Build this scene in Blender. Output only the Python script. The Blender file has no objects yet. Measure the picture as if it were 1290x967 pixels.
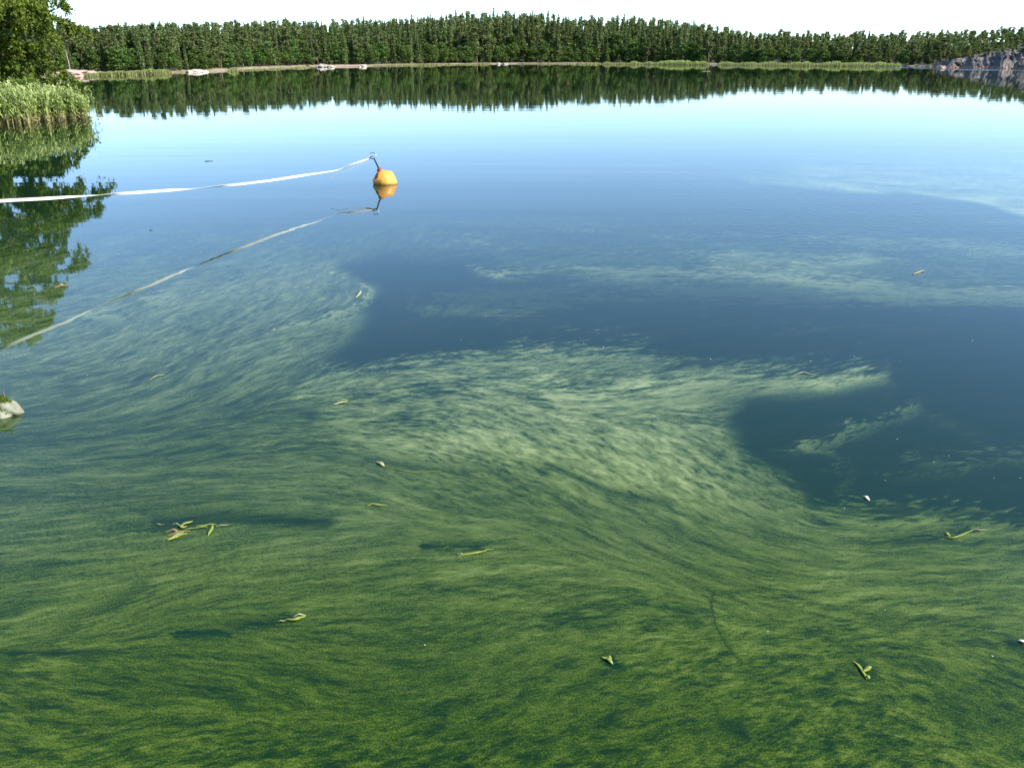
import bpy, math, random
import numpy as np
from mathutils import Vector, Matrix

random.seed(7)
rng = np.random.default_rng(11)
sc = bpy.context.scene
C = sc.collection
R = math.radians

# ------------------------------------------------------------------ camera
H = 2.8                       # eye height above the lake, metres
PITCH = math.atan(413.5 / 1117)
F = 1117.0
cd = bpy.data.cameras.new("camera")
cam = bpy.data.objects.new("camera", cd)
C.objects.link(cam)
cam.location = (0, 0, H)
cam.rotation_euler = (math.pi / 2 - PITCH, 0, 0)
cd.sensor_width = 36
cd.lens = 36 * F / 1290
cd.clip_start = 0.05
cd.clip_end = 20000
sc.camera = cam

# ------------------------------------------------------------------ light
SUN_EL, SUN_AZ = R(42), R(112)        # azimuth clockwise from +Y (view direction)
w = bpy.data.worlds.new("World")
sc.world = w
w.use_nodes = True
nt = w.node_tree
bg = nt.nodes["Background"]
sky = nt.nodes.new("ShaderNodeTexSky")
sky.sky_type = 'NISHITA'
sky.sun_disc = False
sky.sun_elevation = SUN_EL
sky.sun_rotation = SUN_AZ
sky.altitude = 0
sky.air_density = 0.7
sky.dust_density = 0.0
sky.ozone_density = 1.0
wb = nt.nodes.new("ShaderNodeMix"); wb.data_type = 'RGBA'; wb.blend_type = 'MULTIPLY'
wb.inputs[0].default_value = 1.0
wb.inputs[7].default_value = (0.87, 1.01, 1.13, 1)      # the camera's cool white balance
nt.links.new(sky.outputs[0], wb.inputs[6])
nt.links.new(wb.outputs[2], bg.inputs[0])
bg.inputs[1].default_value = 0.145
sd = bpy.data.lights.new("sun", 'SUN')
sd.energy = 5.0
sd.angle = R(0.53)
sd.color = (1.0, 0.955, 0.87)
sun = bpy.data.objects.new("sun", sd)
C.objects.link(sun)
sv = Vector((math.sin(SUN_AZ) * math.cos(SUN_EL), math.cos(SUN_AZ) * math.cos(SUN_EL), math.sin(SUN_EL)))
sun.rotation_euler = sv.to_track_quat('Z', 'Y').to_euler()
sun.location = (30, -20, 40)
sc.view_settings.view_transform = 'Standard'
sc.view_settings.look = 'None'
sc.view_settings.exposure = 0.85
sc.view_settings.gamma = 1.0
sc.view_settings.use_curve_mapping = False

# ------------------------------------------------------------------ helpers
SP, CP = math.sin(PITCH), math.cos(PITCH)

def ground(u, v, z=0.0):
    """surveyed point of the photograph -> place on the lake plane (or a plane at height z)"""
    xc, yc = (u - 645) / F, (483.5 - v) / F
    dy, dz = CP + yc * SP, -SP + yc * CP
    t = (H - z) / (-dz)
    return xc * t, dy * t

def at_dist(u, v, Y):
    """point at ground distance Y seen along the survey line (u, v): X, Z"""
    xc, yc = (u - 645) / F, (483.5 - v) / F
    dy, dz = CP + yc * SP, -SP + yc * CP
    t = Y / dy
    return xc * t, H + dz * t

def tag(o, label=None, cat=None, group=None, kind=None):
    if label: o['label'] = label
    if cat: o['category'] = cat
    if group: o['group'] = group
    if kind: o['kind'] = kind
    return o

def mesh_np(name, V, faces_list, mats=None, fmat=None, smooth=False):
    """faces_list: list of int arrays (n,k)"""
    me = bpy.data.meshes.new(name)
    V = np.asarray(V, dtype=np.float32)
    me.vertices.add(len(V))
    me.vertices.foreach_set('co', V.ravel())
    loops = np.concatenate([np.asarray(f, dtype=np.int32).ravel() for f in faces_list])
    tot = np.concatenate([np.full(len(f), f.shape[1], dtype=np.int32) for f in faces_list])
    st = np.concatenate([[0], np.cumsum(tot)[:-1]]).astype(np.int32)
    me.loops.add(len(loops))
    me.loops.foreach_set('vertex_index', loops)
    me.polygons.add(len(tot))
    me.polygons.foreach_set('loop_start', st)
    me.polygons.foreach_set('loop_total', tot)
    if fmat is not None:
        me.polygons.foreach_set('material_index', np.asarray(fmat, dtype=np.int32))
    me.polygons.foreach_set('use_smooth', np.full(len(tot), smooth, dtype=bool))
    for m in (mats or []):
        me.materials.append(m)
    me.update(calc_edges=True)
    me.validate()
    return me

def put(name, me, parent=None, loc=(0, 0, 0), rot=(0, 0, 0)):
    o = bpy.data.objects.new(name, me)
    C.objects.link(o)
    o.location = loc
    o.rotation_euler = rot
    if parent: o.parent = parent
    return o

def empty(name, loc, rz=0):
    o = bpy.data.objects.new(name, None)
    o.empty_display_size = 0.2
    C.objects.link(o)
    o.location = loc
    o.rotation_euler = (0, 0, rz)
    return o

def hash2(ix, iy, s):
    h = (ix.astype(np.int64) * 374761393 + iy.astype(np.int64) * 668265263 + s * 974711) & 0xffffffff
    h = ((h ^ (h >> 13)) * 1274126177) & 0xffffffff
    h = h ^ (h >> 16)
    return (h & 0xffff).astype(np.float32) / 65535.0

def vnoise(x, y, s=0):
    ix, iy = np.floor(x), np.floor(y)
    fx, fy = (x - ix).astype(np.float32), (y - iy).astype(np.float32)
    fx = fx * fx * (3 - 2 * fx); fy = fy * fy * (3 - 2 * fy)
    ix = ix.astype(np.int64); iy = iy.astype(np.int64)
    a = hash2(ix, iy, s); b = hash2(ix + 1, iy, s)
    c = hash2(ix, iy + 1, s); d = hash2(ix + 1, iy + 1, s)
    return (a + (b - a) * fx) * (1 - fy) + (c + (d - c) * fx) * fy - 0.5

def fbm(x, y, s=0, oct=4, gain=0.5):
    t, a = 0, 1.0
    for k in range(oct):
        t = t + a * vnoise(x, y, s + k * 17); x = x * 2.03 + 5.1; y = y * 2.03 + 1.7; a *= gain
    return t

def sstep(a, b, x):
    t = np.clip((x - a) / (b - a), 0, 1)
    return t * t * (3 - 2 * t)

# ------------------------------------------------------------------ materials
def mat(name):
    m = bpy.data.materials.new(name)
    m.use_nodes = True
    n = m.node_tree.nodes
    return m, m.node_tree, n, m.node_tree.links, n["Principled BSDF"]

def mixc(t, a, b, fac=None, mode='MIX'):
    n = t.nodes.new("ShaderNodeMix"); n.data_type = 'RGBA'; n.blend_type = mode
    for k, v in ((6, a), (7, b), (0, fac)):
        if v is None: continue
        if isinstance(v, (tuple, float, int)):
            n.inputs[k].default_value = v if not isinstance(v, tuple) else (*v, 1)
        else:
            t.links.new(v, n.inputs[k])
    return n.outputs[2]

def mathn(t, op, a, b=None, c=None):
    n = t.nodes.new("ShaderNodeMath"); n.operation = op
    for k, v in enumerate((a, b, c)):
        if v is None: continue
        if isinstance(v, (int, float)): n.inputs[k].default_value = v
        else: t.links.new(v, n.inputs[k])
    return n.outputs[0]

def noise(t, scale, detail=3, rough=0.5, coord='Object', mapscale=None):
    tc = t.nodes.new("ShaderNodeTexCoord")
    src = tc.outputs[coord]
    if mapscale:
        mp = t.nodes.new("ShaderNodeMapping"); mp.inputs['Scale'].default_value = mapscale
        t.links.new(src, mp.inputs[0]); src = mp.outputs[0]
    n = t.nodes.new("ShaderNodeTexNoise")
    n.inputs['Scale'].default_value = scale; n.inputs['Detail'].default_value = detail
    n.inputs['Roughness'].default_value = rough
    t.links.new(src, n.inputs['Vector'])
    return n.outputs[0]

def ramp(t, src, stops):
    n = t.nodes.new("ShaderNodeValToRGB")
    el = n.color_ramp.elements
    while len(el) < len(stops): el.new(0.5)
    for e, (p, c) in zip(el, stops):
        e.position = p; e.color = (*c, 1)
    t.links.new(src, n.inputs[0])
    return n.outputs[0]

def foliage(name, dark, light, scale=1.2, transl=0.35, rnd=0.35, tip=None):
    m, t, n, l, p = mat(name)
    c = ramp(t, noise(t, scale, 3, 0.6), [(0.3, dark), (0.7, light)])
    oi = t.nodes.new("ShaderNodeObjectInfo")
    k = mathn(t, 'MULTIPLY_ADD', oi.outputs['Random'], rnd * 2, 1 - rnd)
    hsv = t.nodes.new("ShaderNodeHueSaturation")
    l.new(c, hsv.inputs['Color']); l.new(k, hsv.inputs['Value'])
    h = mathn(t, 'MULTIPLY_ADD', oi.outputs['Random'], 0.04, 0.48)
    l.new(h, hsv.inputs['Hue'])
    col = hsv.outputs[0]
    if tip is not None:
        g = t.nodes.new("ShaderNodeNewGeometry")
        col2 = mixc(t, col, tip, mathn(t, 'MULTIPLY', g.outputs['Random Per Island'], 0.75))
        col = col2
    l.new(col, p.inputs['Base Color'])
    p.inputs['Roughness'].default_value = 0.55
    p.inputs['Specular IOR Level'].default_value = 0.25
    tr = t.nodes.new("ShaderNodeBsdfTranslucent")
    l.new(mixc(t, col, (1.0, 1.0, 0.35), 1.0, 'MULTIPLY'), tr.inputs[0])
    mx = t.nodes.new("ShaderNodeMixShader"); mx.inputs[0].default_value = transl
    l.new(p.outputs[0], mx.inputs[1]); l.new(tr.outputs[0], mx.inputs[2])
    l.new(mx.outputs[0], n["Material Output"].inputs[0])
    return m

def simple(name, stops, scale=3, rough=0.8, bump=0.0, bscale=20, detail=5, metallic=0, mapscale=None):
    m, t, n, l, p = mat(name)
    l.new(ramp(t, noise(t, scale, detail, 0.6, mapscale=mapscale), stops), p.inputs['Base Color'])
    p.inputs['Roughness'].default_value = rough
    p.inputs['Metallic'].default_value = metallic
    if bump:
        b = t.nodes.new("ShaderNodeBump"); b.inputs['Distance'].default_value = bump
        l.new(noise(t, bscale, 4), b.inputs['Height']); l.new(b.outputs[0], p.inputs['Normal'])
    return m

M_spruce = foliage("spruce_needles", (0.036, 0.062, 0.020), (0.115, 0.170, 0.046), 0.5, 0.28, 0.48, tip=(0.22, 0.26, 0.085))
M_pine = foliage("pine_needles", (0.046, 0.070, 0.025), (0.128, 0.176, 0.052), 0.5, 0.28, 0.45, tip=(0.24, 0.27, 0.10))
M_broad = foliage("broad_leaves", (0.030, 0.068, 0.013), (0.100, 0.170, 0.030), 0.6, 0.3, 0.42, tip=(0.14, 0.21, 0.05))
M_near = foliage("near_leaves", (0.030, 0.058, 0.006), (0.10, 0.15, 0.016), 1.6, 0.3, 0.1, tip=(0.21, 0.27, 0.03))
M_bush = foliage("bush_leaves", (0.06, 0.12, 0.02), (0.14, 0.22, 0.03), 0.9, 0.4, 0.1, tip=(0.2, 0.28, 0.05))
M_bark = simple("grey_bark", [(0.3, (0.06, 0.05, 0.042)), (0.7, (0.16, 0.14, 0.12))], 6, 0.9)
M_pbark = simple("pine_bark", [(0.3, (0.08, 0.055, 0.04)), (0.7, (0.20, 0.14, 0.10))], 4, 0.9)
M_birch = simple("birch_bark", [(0.35, (0.16, 0.14, 0.12)), (0.6, (0.42, 0.38, 0.33))], 5, 0.8)

# ------------------------------------------------------------------ the lake
DIRS = [  # where, and which way the scum is drawn out there (survey coordinates)
 (50,470,1,-.25),(30,390,1,-.3),(200,420,1,-.45),(350,400,1,-.50),(120,345,1,-.2),(300,320,1,-.25),(445,360,.45,-1),(400,330,1,-.3),
 (300,480,1,-.38),(420,440,1,-.35),(100,600,1,-.05),(300,590,1,-.12),(500,480,1,-.15),(430,560,1,.05),(600,510,1,.22),(560,470,1,-.05),
 (700,540,1,.38),(850,570,1,.55),(960,620,1,.75),(1010,650,1,.4),(900,488,1,-.28),(1050,480,1,-.12),(760,490,1,-.25),
 (100,790,1,-.42),(60,700,1,-.2),(200,700,1,-.22),(80,860,1,.16),(240,860,1,.18),(400,830,1,-.02),(400,700,1,-.10),(600,700,1,.06),
 (560,610,1,.30),(750,660,1,.42),(900,720,1,.28),(1050,700,1,.10),(1200,670,1,-.12),(1200,740,1,-.08),(600,850,1,-.28),(900,860,1,-.22),(760,790,1,-.12),
 (1150,800,1,-.12),(1230,880,1,.4),(500,940,1,-.3),(200,940,1,-.3),(1050,920,1,-.25),(1250,560,1,0),(1080,545,1,-.5),(1200,600,1,-.06),
 (800,380,1,0),(1000,350,1,-.05),(1200,330,1,.05),(650,300,1,0),(1100,250,1,.12),(300,250,1,0),(900,230,1,.1)]

def poly_sd(u, v, pts):
    """signed distance to a closed outline, negative inside"""
    d = np.full(u.shape, 1e9, dtype=np.float32)
    inside = np.zeros(u.shape, dtype=bool)
    n = len(pts)
    for i in range(n):
        ax, ay = pts[i]; bx, by = pts[(i + 1) % n]
        ex, ey = bx - ax, by - ay
        wx, wy = u - ax, v - ay
        t = np.clip((wx * ex + wy * ey) / (ex * ex + ey * ey), 0, 1)
        d = np.minimum(d, (wx - ex * t) ** 2 + (wy - ey * t) ** 2)
        c = ((ay <= v) & (by > v)) | ((by <= v) & (ay > v))
        with np.errstate(divide='ignore', invalid='ignore'):
            xi = ax + (v - ay) * ex / (ey if ey else 1e-9)
        inside ^= c & (u < xi)
    d = np.sqrt(d)
    return np.where(inside, -d, d)

def stroke(u, v, pts, wd, soft=1.0):
    d = np.full(u.shape, 1e9, dtype=np.float32)
    for (ax, ay), (bx, by) in zip(pts[:-1], pts[1:]):
        ex, ey = bx - ax, by - ay
        wx, wy = u - ax, v - ay
        t = np.clip((wx * ex + wy * ey) / (ex * ex + ey * ey), 0, 1)
        d = np.minimum(d, (wx - ex * t) ** 2 + (wy - ey * t) ** 2)
    return 1 / (1 + (d / (wd * wd)) ** 1.3) ** 1.5

def scum(X, Y):
    """amount of algae at lake points: drawn-out noise along a drifting flow, gathered in banks"""
    X = X.astype(np.float32); Y = Y.astype(np.float32)
    dep = Y * CP + H * SP
    u = 645 + F * X / dep
    v = 483.5 - F * (-H * CP + Y * SP) / dep
    # gentle wander of the banks
    wu = fbm(X * 0.55, Y * 0.55, 3, 4) ; wv = fbm(X * 0.55, Y * 0.55, 91, 4)
    sc_ = np.clip((v - 60) / 400, 0.15, 1.4)
    uw = u + wu * 60 * sc_; vw = v + wv * 26 * sc_
    # flow direction
    sx = np.zeros_like(u); sy = np.zeros_like(u); sw = np.full_like(u, 1e-6)
    for (cu, cv, dx, dy) in DIRS:
        k = np.exp(-(((uw - cu) / 95) ** 2 + ((vw - cv) / 48) ** 2)) + 1e-4 * np.exp(-np.minimum(((uw - cu) / 300) ** 2 + ((vw - cv) / 150) ** 2, 20 + ((uw - cu) / 1500) ** 2))
        L = math.hypot(dx, dy)
        sx += k * dx / L; sy += k * dy / L; sw += k
    sx /= sw; sy /= sw
    # small eddies
    ed = fbm(X * 0.9 + 7, Y * 0.9, 51, 3) * 0.55
    sy = sy + ed * 0.5
    gx0, gy0 = X, Y
    uu, vv = u + sx, v + sy
    xc, yc = (uu - 645) / F, (483.5 - vv) / F
    t = H / np.maximum(-(-SP + yc * CP), 1e-3)
    gx, gy = xc * t - X, (CP + yc * SP) * t - Y
    L = np.sqrt(gx * gx + gy * gy) + 1e-9
    gx /= L; gy /= L
    pix = np.sqrt(X * X + Y * Y + H * H) / F      # width of a photo pixel there
    # drawn-out noise, octave by octave
    ks = np.linspace(-1, 1, 13)
    SM = np.ones_like(u)
    for cu, cv, ru, rv, k_ in [(60, 640, 260, 110, 2.2), (150, 800, 230, 130, 1.6), (380, 720, 200, 70, 1.4), (1000, 710, 300, 50, 1.9), (700, 690, 220, 40, 1.0), (1250, 760, 120, 50, .8), (300, 470, 160, 40, .8), (950, 480, 180, 25, 1.0), (1150, 930, 260, 70, -.5), (600, 940, 300, 60, -.3)]:
        SM = SM + k_ * np.exp(-((uw - cu) / ru) ** 2 - ((vw - cv) / rv) ** 2)
    def licn(wl, stretch, seed):
        acc = 0
        a = wl * stretch * SM
        # domain wander makes filaments fork and fold
        wx = vnoise(X / (wl * 4), Y / (wl * 4), seed + 5) * wl * 2.2
        wy = vnoise(X / (wl * 4), Y / (wl * 4), seed + 6) * wl * 2.2
        for k in ks:
            acc = acc + vnoise((X + wx + gx * a * k) / wl, (Y + wy + gy * a * k) / wl, seed) * (1.0 - 0.6 * abs(k))
        return acc / len(ks) * 3.2 * SM ** .4
    n = 0; fine = 0
    for i, (wl, stc, amp) in enumerate([(0.007, 1.9, .9), (0.013, 2.3, 1.15), (0.026, 2.5, 1.2), (0.055, 2.6, .85), (0.12, 2.4, .55), (0.36, 2.2, .85), (0.8, 1.8, .75), (1.8, 1.5, .6)]):
        fade = sstep(0.45, 1.3, wl / pix / 1.7)
        o = licn(wl, stc, 101 + 31 * i) * amp * fade
        if i < 5: fine = fine + o
        else: n = n + o
    # feathered look-up: the banks' rims fray along the flow
    fr = (n * 12 + fine * 9) * sc_
    um = uw + fr * 1.6; vm = vw + fr * 0.9
    D = np.interp(v, [150, 200, 250, 290, 330, 400, 470, 560, 640, 720, 800, 900, 1000],
                     [.03, .06, .12, .24, .33, .38, .40, .42, .43, .43, .43, .38, .38]).astype(np.float32)
    # bright churned bank in the middle
    bank = [(395,500),(450,470),(520,462),(600,455),(720,462),(830,468),(880,500),(925,545),(960,590),(1018,632),(1028,648),(985,660),(880,652),(760,640),(640,620),(520,590),(430,560)]
    b = sstep(26, -30, poly_sd(um, vm, bank))
    D = D + (0.62 - D) * b * 0.92
    b = sstep(60, -40, poly_sd(um, vm, [(640,500),(760,510),(880,560),(1000,640),(860,645),(720,600),(600,560)]))
    D = D + 0.10 * b
    # left streaky bank
    b = sstep(30, -40, poly_sd(um, vm, [(60,330),(180,300),(330,290),(440,310),(465,350),(430,420),(380,480),(200,520),(0,520),(-200,520),(-200,400)]))
    D = D + 0.13 * b
    # bluer, thinner water
    b = sstep(70, -70, poly_sd(um, vm, [(-80,440),(120,440),(300,480),(360,560),(330,650),(200,740),(60,800),(-100,820)]))
    D = D - 0.03 * b
    # open dark water
    open_ = [(405,455),(450,466),(530,460),(600,450),(690,438),(800,432),(880,452),(985,465),(1090,462),(1110,484),(1010,500),(925,492),(905,520),(935,560),(985,600),(1030,628),(1044,656),(1110,664),(1180,662),(1276,664),(1310,652),(1420,600),(1500,380),(1280,380),(1100,375),(960,352),(800,352),(660,345),(590,322),(500,318),(440,335),(475,365),(440,405)]
    sdo = poly_sd(u + wu * 26 + fr * 1.6, v + wv * 9 + fr * .9, open_)
    b = sstep(13, -18, sdo + (fine * 5 + n * 3))
    D = D * (1 - b) + 0.03 * b
    # fraying fringe at the top of the open water
    for pts, wd, a in [
        ([(700,480),(820,482),(900,476),(1000,480),(1085,482)], 14, .34), ([(1010,487),(1100,478),(1108,468)], 5, .2),
        ([(1028,570),(1062,552),(1100,532),(1135,520)], 12, .34), ([(1030,570),(1075,588),(1085,610),(1100,640)], 4, .18),
        ([(1140,590),(1200,598),(1290,586)], 12, .24), ([(1120,614),(1200,610),(1215,600)], 6, .15), ([(1170,530),(1240,560)], 10, .12),
        ([(900,330),(1010,335),(1090,320)], 14, .22), ([(960,350),(1100,352)], 6, .2), ([(590,335),(640,352)], 5, .25), ([(520,390),(600,388),(700,400)], 8, .14), ([(980,430),(1200,424)], 6, .10),
        ([(300,412),(380,404),(460,378)], 3.0, .3), ([(450,355),(455,372),(446,385)], 4, .35), ([(600,345),(660,352)], 5, .2),
        ([(120,400),(150,396)], 4, .3), ([(200,378),(235,365)], 5, .25), ([(0,700),(160,640),(200,655)], 4, -.1),
        ([(690,455),(820,446)], 8, .16), ([(700,500),(880,508)], 8, .06),
        ([(1045,657),(1120,656),(1200,664),(1290,656)], 5, .18), ([(1150,745),(1158,720),(1140,760),(1095,768)], 4, .12),
        ([(880,225),(960,232)], 4, .1)]:
        D = D + a * stroke(um, vm, pts, wd)
    film_sheen = poly_sd(u + wu * 25, v + wv * 5, [(820,170),(880,214),(960,232),(1050,242),(1140,244),(1220,256),(1290,272),(1500,330),(1500,120),(900,120)])
    D = D + sstep(3, -5, film_sheen) * (.50 + .45 * np.exp(film_sheen / 7.0)) * (1 + .35 * n + .2 * fine) * sstep(840, 1080, u) * sstep(165, 225, v)  # thin scum beyond the slick's edge, its pale sheen painted as colour
    for pts, wd, a in [  # clear wakes and seams
        ([(300,790),(372,782)], 4.5, -.5), ([(205,662),(300,658),(420,662)], 8, -.32), ([(550,695),(620,694)], 5, -.3), ([(1130,684),(1195,679),(1225,668)], 4, -.45),
        ([(1082,836),(1095,848)], 7, -.55), ([(900,744),(897,760),(903,790),(915,812),(935,834)], 1.3, -.22), ([(770,830),(780,838)], 6, -.5),
        ([(350,520),(440,506)], 3, -.35), ([(470,583),(580,600),(640,596)], 4, -.2), ([(700,590),(780,625),(850,640)], 4, -.3),
        ([(230,802),(290,800)], 5, -.35), ([(1275,812),(1300,816)], 6, -.5), ([(918,915),(945,928)], 6, -.3), ([(1200,885),(1280,910)], 24, -.16),
        ([(0,860),(90,800),(200,745)], 7, -.12), ([(100,850),(180,875),(300,880)], 4, -.14), ([(890,740),(900,748),(970,742)], 2, -.15),
        ([(240,815),(560,905),(900,930)], 60, -.07), ([(500,800),(760,850)], 45, -.06)]:
        thin = wd < 3.2
        D = D + a * (.62 + 1.0 * fine + .8 * n) * (.75 if not thin else .9) * stroke(u + fr * (.1 if thin else .8), v + fr * (.05 if thin else .4), pts, wd * 1.15)
    amp = np.interp(v, [200, 330, 450, 620, 760, 1000], [.5, .75, .95, .72, .80, .85])
    amp = amp * np.interp(D, [0.0, 0.08, .25, .6, .8], [.15, .22, .60, 1.05, 1.1])
    wis = sstep(.05, .5, fbm(X * .30 + 3, Y * .75, 333, 4) + .25 * fine) * sstep(265, 300, v) * (1 - sstep(400, 450, v)) * sstep(420, 600, u)
    D = D + .22 * wis
    churn = sstep(26, -30, poly_sd(u, v, bank))
    lw = 1 - .35 * sstep(620, 760, v)
    A = D + amp * (n * 0.13 * lw + fine * (0.33 + .12 * churn))
    # ruffled water below the slick's edge
    ruf = sstep(-8, 14, poly_sd(uw, vw, [(700,60),(780,182),(900,224),(960,234),(1050,243),(1140,246),(1220,258),(1290,274),(1500,330),(1500,60)]))
    sv_ = np.interp(u, [1040, 1110, 1150, 1200, 1290], [82.8, 83.6, 84.6, 86.5, 88])
    gust = np.exp(-((v - sv_ - .9) / .8) ** 2) * sstep(1040, 1130, u)
    ruf = ruf * sstep(700, 960, uw) * (1 - .8 * sstep(300, 470, v)) * (1 + 1.6 * (1 - sstep(280, 340, v)))
    pale = np.interp(v + 20 * wv * 8, [300, 520, 660, 780, 900], [.75, .62, .36, .12, .0])  # share of the paler ramp, which paints in the sky's reflection
    return np.clip(A, 0, 1.4), ruf, gust, pale

vs = np.concatenate([np.linspace(2400, 1500, 12)[:-1], np.linspace(1500, 1010, 50)[:-1], np.linspace(1010, 235, 620)[:-1], np.linspace(235, 96, 90)[:-1], np.linspace(96, 80, 40)])
YY = np.array([ground(645, v)[1] for v in vs])
YY = np.concatenate([[-400, -60, -5], YY[YY > 0.3], [450, 700, 1500, 6000]])
aa = np.concatenate([[-12, -5, -3, -2.3], np.linspace(-1.9, -.80, 130)[:-1], np.linspace(-0.80, 0.80, 780), np.linspace(.80, 1.9, 130)[1:], [2.3, 3, 5, 12]])
def span(Y):
    return np.where(Y > 0.3, Y, np.where(Y > -10, 12, np.where(Y > -100, 60, 400)))
GX = aa[None, :] * span(YY)[:, None]
GY = np.broadcast_to(YY[:, None], GX.shape)
nr, ncl = GX.shape
V = np.stack([GX, GY, np.zeros_like(GX)], -1).reshape(-1, 3)
idx = np.arange(nr * ncl).reshape(nr, ncl)
Q = np.stack([idx[:-1, :-1], idx[:-1, 1:], idx[1:, 1:], idx[1:, :-1]], -1).reshape(-1, 4)

m, t, n, l, p = mat("lake_water")
att = t.nodes.new("ShaderNodeAttribute"); att.attribute_name = "scum"
sep = t.nodes.new("ShaderNodeSeparateColor"); l.new(att.outputs['Color'], sep.inputs[0])
g1 = noise(t, 120, 3, 0.8); g2 = noise(t, 42, 4, 0.7, mapscale=(0.6, 1.3, 1)); g3 = noise(t, 9, 5, 0.65, mapscale=(0.6, 1.3, 1))
gr = mathn(t, 'ADD', mathn(t, 'MULTIPLY', mathn(t, 'SUBTRACT', g1, 0.5), 1.7), mathn(t, 'MULTIPLY', mathn(t, 'SUBTRACT', g2, 0.5), 0.62))
gr = mathn(t, 'ADD', gr, mathn(t, 'MULTIPLY', mathn(t, 'SUBTRACT', g3, 0.5), 0.22))
# grain only where there is algae
gm = t.nodes.new("ShaderNodeMapRange"); gm.inputs['From Max'].default_value = 0.35; gm.inputs['To Min'].default_value = 0.06; gm.inputs['To Max'].default_value = 0.95
l.new(sep.outputs[0], gm.inputs[0])
al = mathn(t, 'MULTIPLY', mathn(t, 'MULTIPLY_ADD', gr, gm.outputs[0], sep.outputs[0]), 0.8)
deep = (0.0022, 0.019, 0.006)
colr = ramp(t, al, [(0.0, deep), (0.15, (0.006, 0.022, 0.0035)), (0.32, (0.024, 0.054, 0.004)), (0.46, (0.058, 0.092, 0.007)), (0.66, (0.105, 0.148, 0.030)), (0.95, (0.20, 0.25, 0.075))])
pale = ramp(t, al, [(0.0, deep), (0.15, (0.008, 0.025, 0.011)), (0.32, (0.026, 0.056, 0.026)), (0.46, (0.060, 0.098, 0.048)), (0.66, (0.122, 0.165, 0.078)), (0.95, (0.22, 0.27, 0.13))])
l.new(mixc(t, colr, pale, att.outputs['Alpha']), p.inputs['Base Color'])       # paler scum farther out: stronger sky reflection put into the colour
p.inputs['IOR'].default_value = 1.333
p.inputs['Specular IOR Level'].default_value = 0.5
p.inputs['Roughness'].default_value = 0.02
# ripples
b1 = t.nodes.new("ShaderNodeBump"); b1.inputs['Strength'].default_value = 1.0; b1.inputs['Distance'].default_value = 0.00030
l.new(noise(t, 1.6, 3, 0.5, mapscale=(0.5, 1.0, 1)), b1.inputs['Height'])
b2 = t.nodes.new("ShaderNodeBump"); b2.inputs['Strength'].default_value = 1.0; b2.inputs['Distance'].default_value = 0.0045
l.new(noise(t, 0.22, 2, 0.5, mapscale=(0.25, 1.0, 1)), b2.inputs['Height'])
b4 = t.nodes.new("ShaderNodeBump"); b4.inputs['Strength'].default_value = 1.0; b4.inputs['Distance'].default_value = 0.0020
l.new(noise(t, 1.0, 2, 0.5, mapscale=(0.10, 1.0, 1)), b4.inputs['Height']); l.new(b1.outputs[0], b4.inputs['Normal'])
l.new(b4.outputs[0], b2.inputs['Normal'])
b3 = t.nodes.new("ShaderNodeBump"); b3.inputs['Strength'].default_value = 1.0
hh = mathn(t, 'MULTIPLY', noise(t, 9, 2, 0.5, mapscale=(0.8, 1.0, 1)), mathn(t, 'MULTIPLY', sep.outputs[1], 0.0011))
b3.inputs['Distance'].default_value = 1.0
hb = mathn(t, 'MULTIPLY', noise(t, 0.9, 2, 0.5, mapscale=(0.8, 1.0, 1)), mathn(t, 'MULTIPLY', sep.outputs[2], 0.25))
l.new(mathn(t, 'ADD', hh, hb), b3.inputs['Height']); l.new(b2.outputs[0], b3.inputs['Normal'])
l.new(b3.outputs[0], p.inputs['Normal'])
M_water = m

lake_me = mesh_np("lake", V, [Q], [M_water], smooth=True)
sel = (V[:, 1] > 0.3) & (V[:, 1] < 330) & (np.abs(V[:, 0]) < np.abs(V[:, 1]) * 2.4)
col = np.zeros((len(V), 4), dtype=np.float32); col[:, 3] = 1
col[:, 0] = 0.02; col[:, 1] = 0.0
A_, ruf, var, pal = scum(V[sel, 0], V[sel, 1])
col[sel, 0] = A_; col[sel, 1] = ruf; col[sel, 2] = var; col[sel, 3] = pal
col[~sel & (V[:, 1] < 5), 0] = 0.4
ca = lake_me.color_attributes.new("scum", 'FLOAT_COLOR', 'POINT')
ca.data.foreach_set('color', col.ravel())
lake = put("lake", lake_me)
tag(lake, kind='structure', label='calm lake water streaked with green algae reflecting sky and forest')

# ------------------------------------------------------------------ far land
SH_U = [-900, -150, 60, 100, 215, 235, 262, 320, 400, 465, 530, 640, 760, 890, 905, 1110, 1150, 1200, 1290, 1450, 2300]
SH_V = [97, 96, 96, 92.5, 92, 91, 90.5, 86.5, 83.6, 83.2, 82, 80.6, 80.2, 81.2, 81.2, 82.6, 83.6, 85.5, 87, 89, 92]
def shore_v(u): return np.interp(u, SH_U, SH_V)
TOP_U = [-900, -100, 85, 130, 180, 205, 300, 360, 400, 460, 520, 560, 580, 620, 680, 720, 760, 800, 850, 880, 920, 955, 990, 1060, 1120, 1180, 1230, 1290, 1400, 2300]
TOP_V = [36, 34, 33, 31, 29, 28.5, 26.5, 24.5, 24, 23, 21, 18, 14.5, 13.5, 15, 18, 21, 20, 25, 28, 35, 40.5, 39.5, 41, 41, 38.5, 36, 32, 28, 30]
def top_v(u): return np.interp(u, TOP_U, TOP_V)
def shoreY(u):
    v = shore_v(u)
    return ground(u, v)[1]
def zang(v, Y):
    yc = (483.5 - v) / F
    return H + Y * (-SP + yc * CP) / (CP + yc * SP)
def xat(u, Y, z=0.5):
    return (u - 645) / F * (Y * CP + (H - z) * SP)
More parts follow.
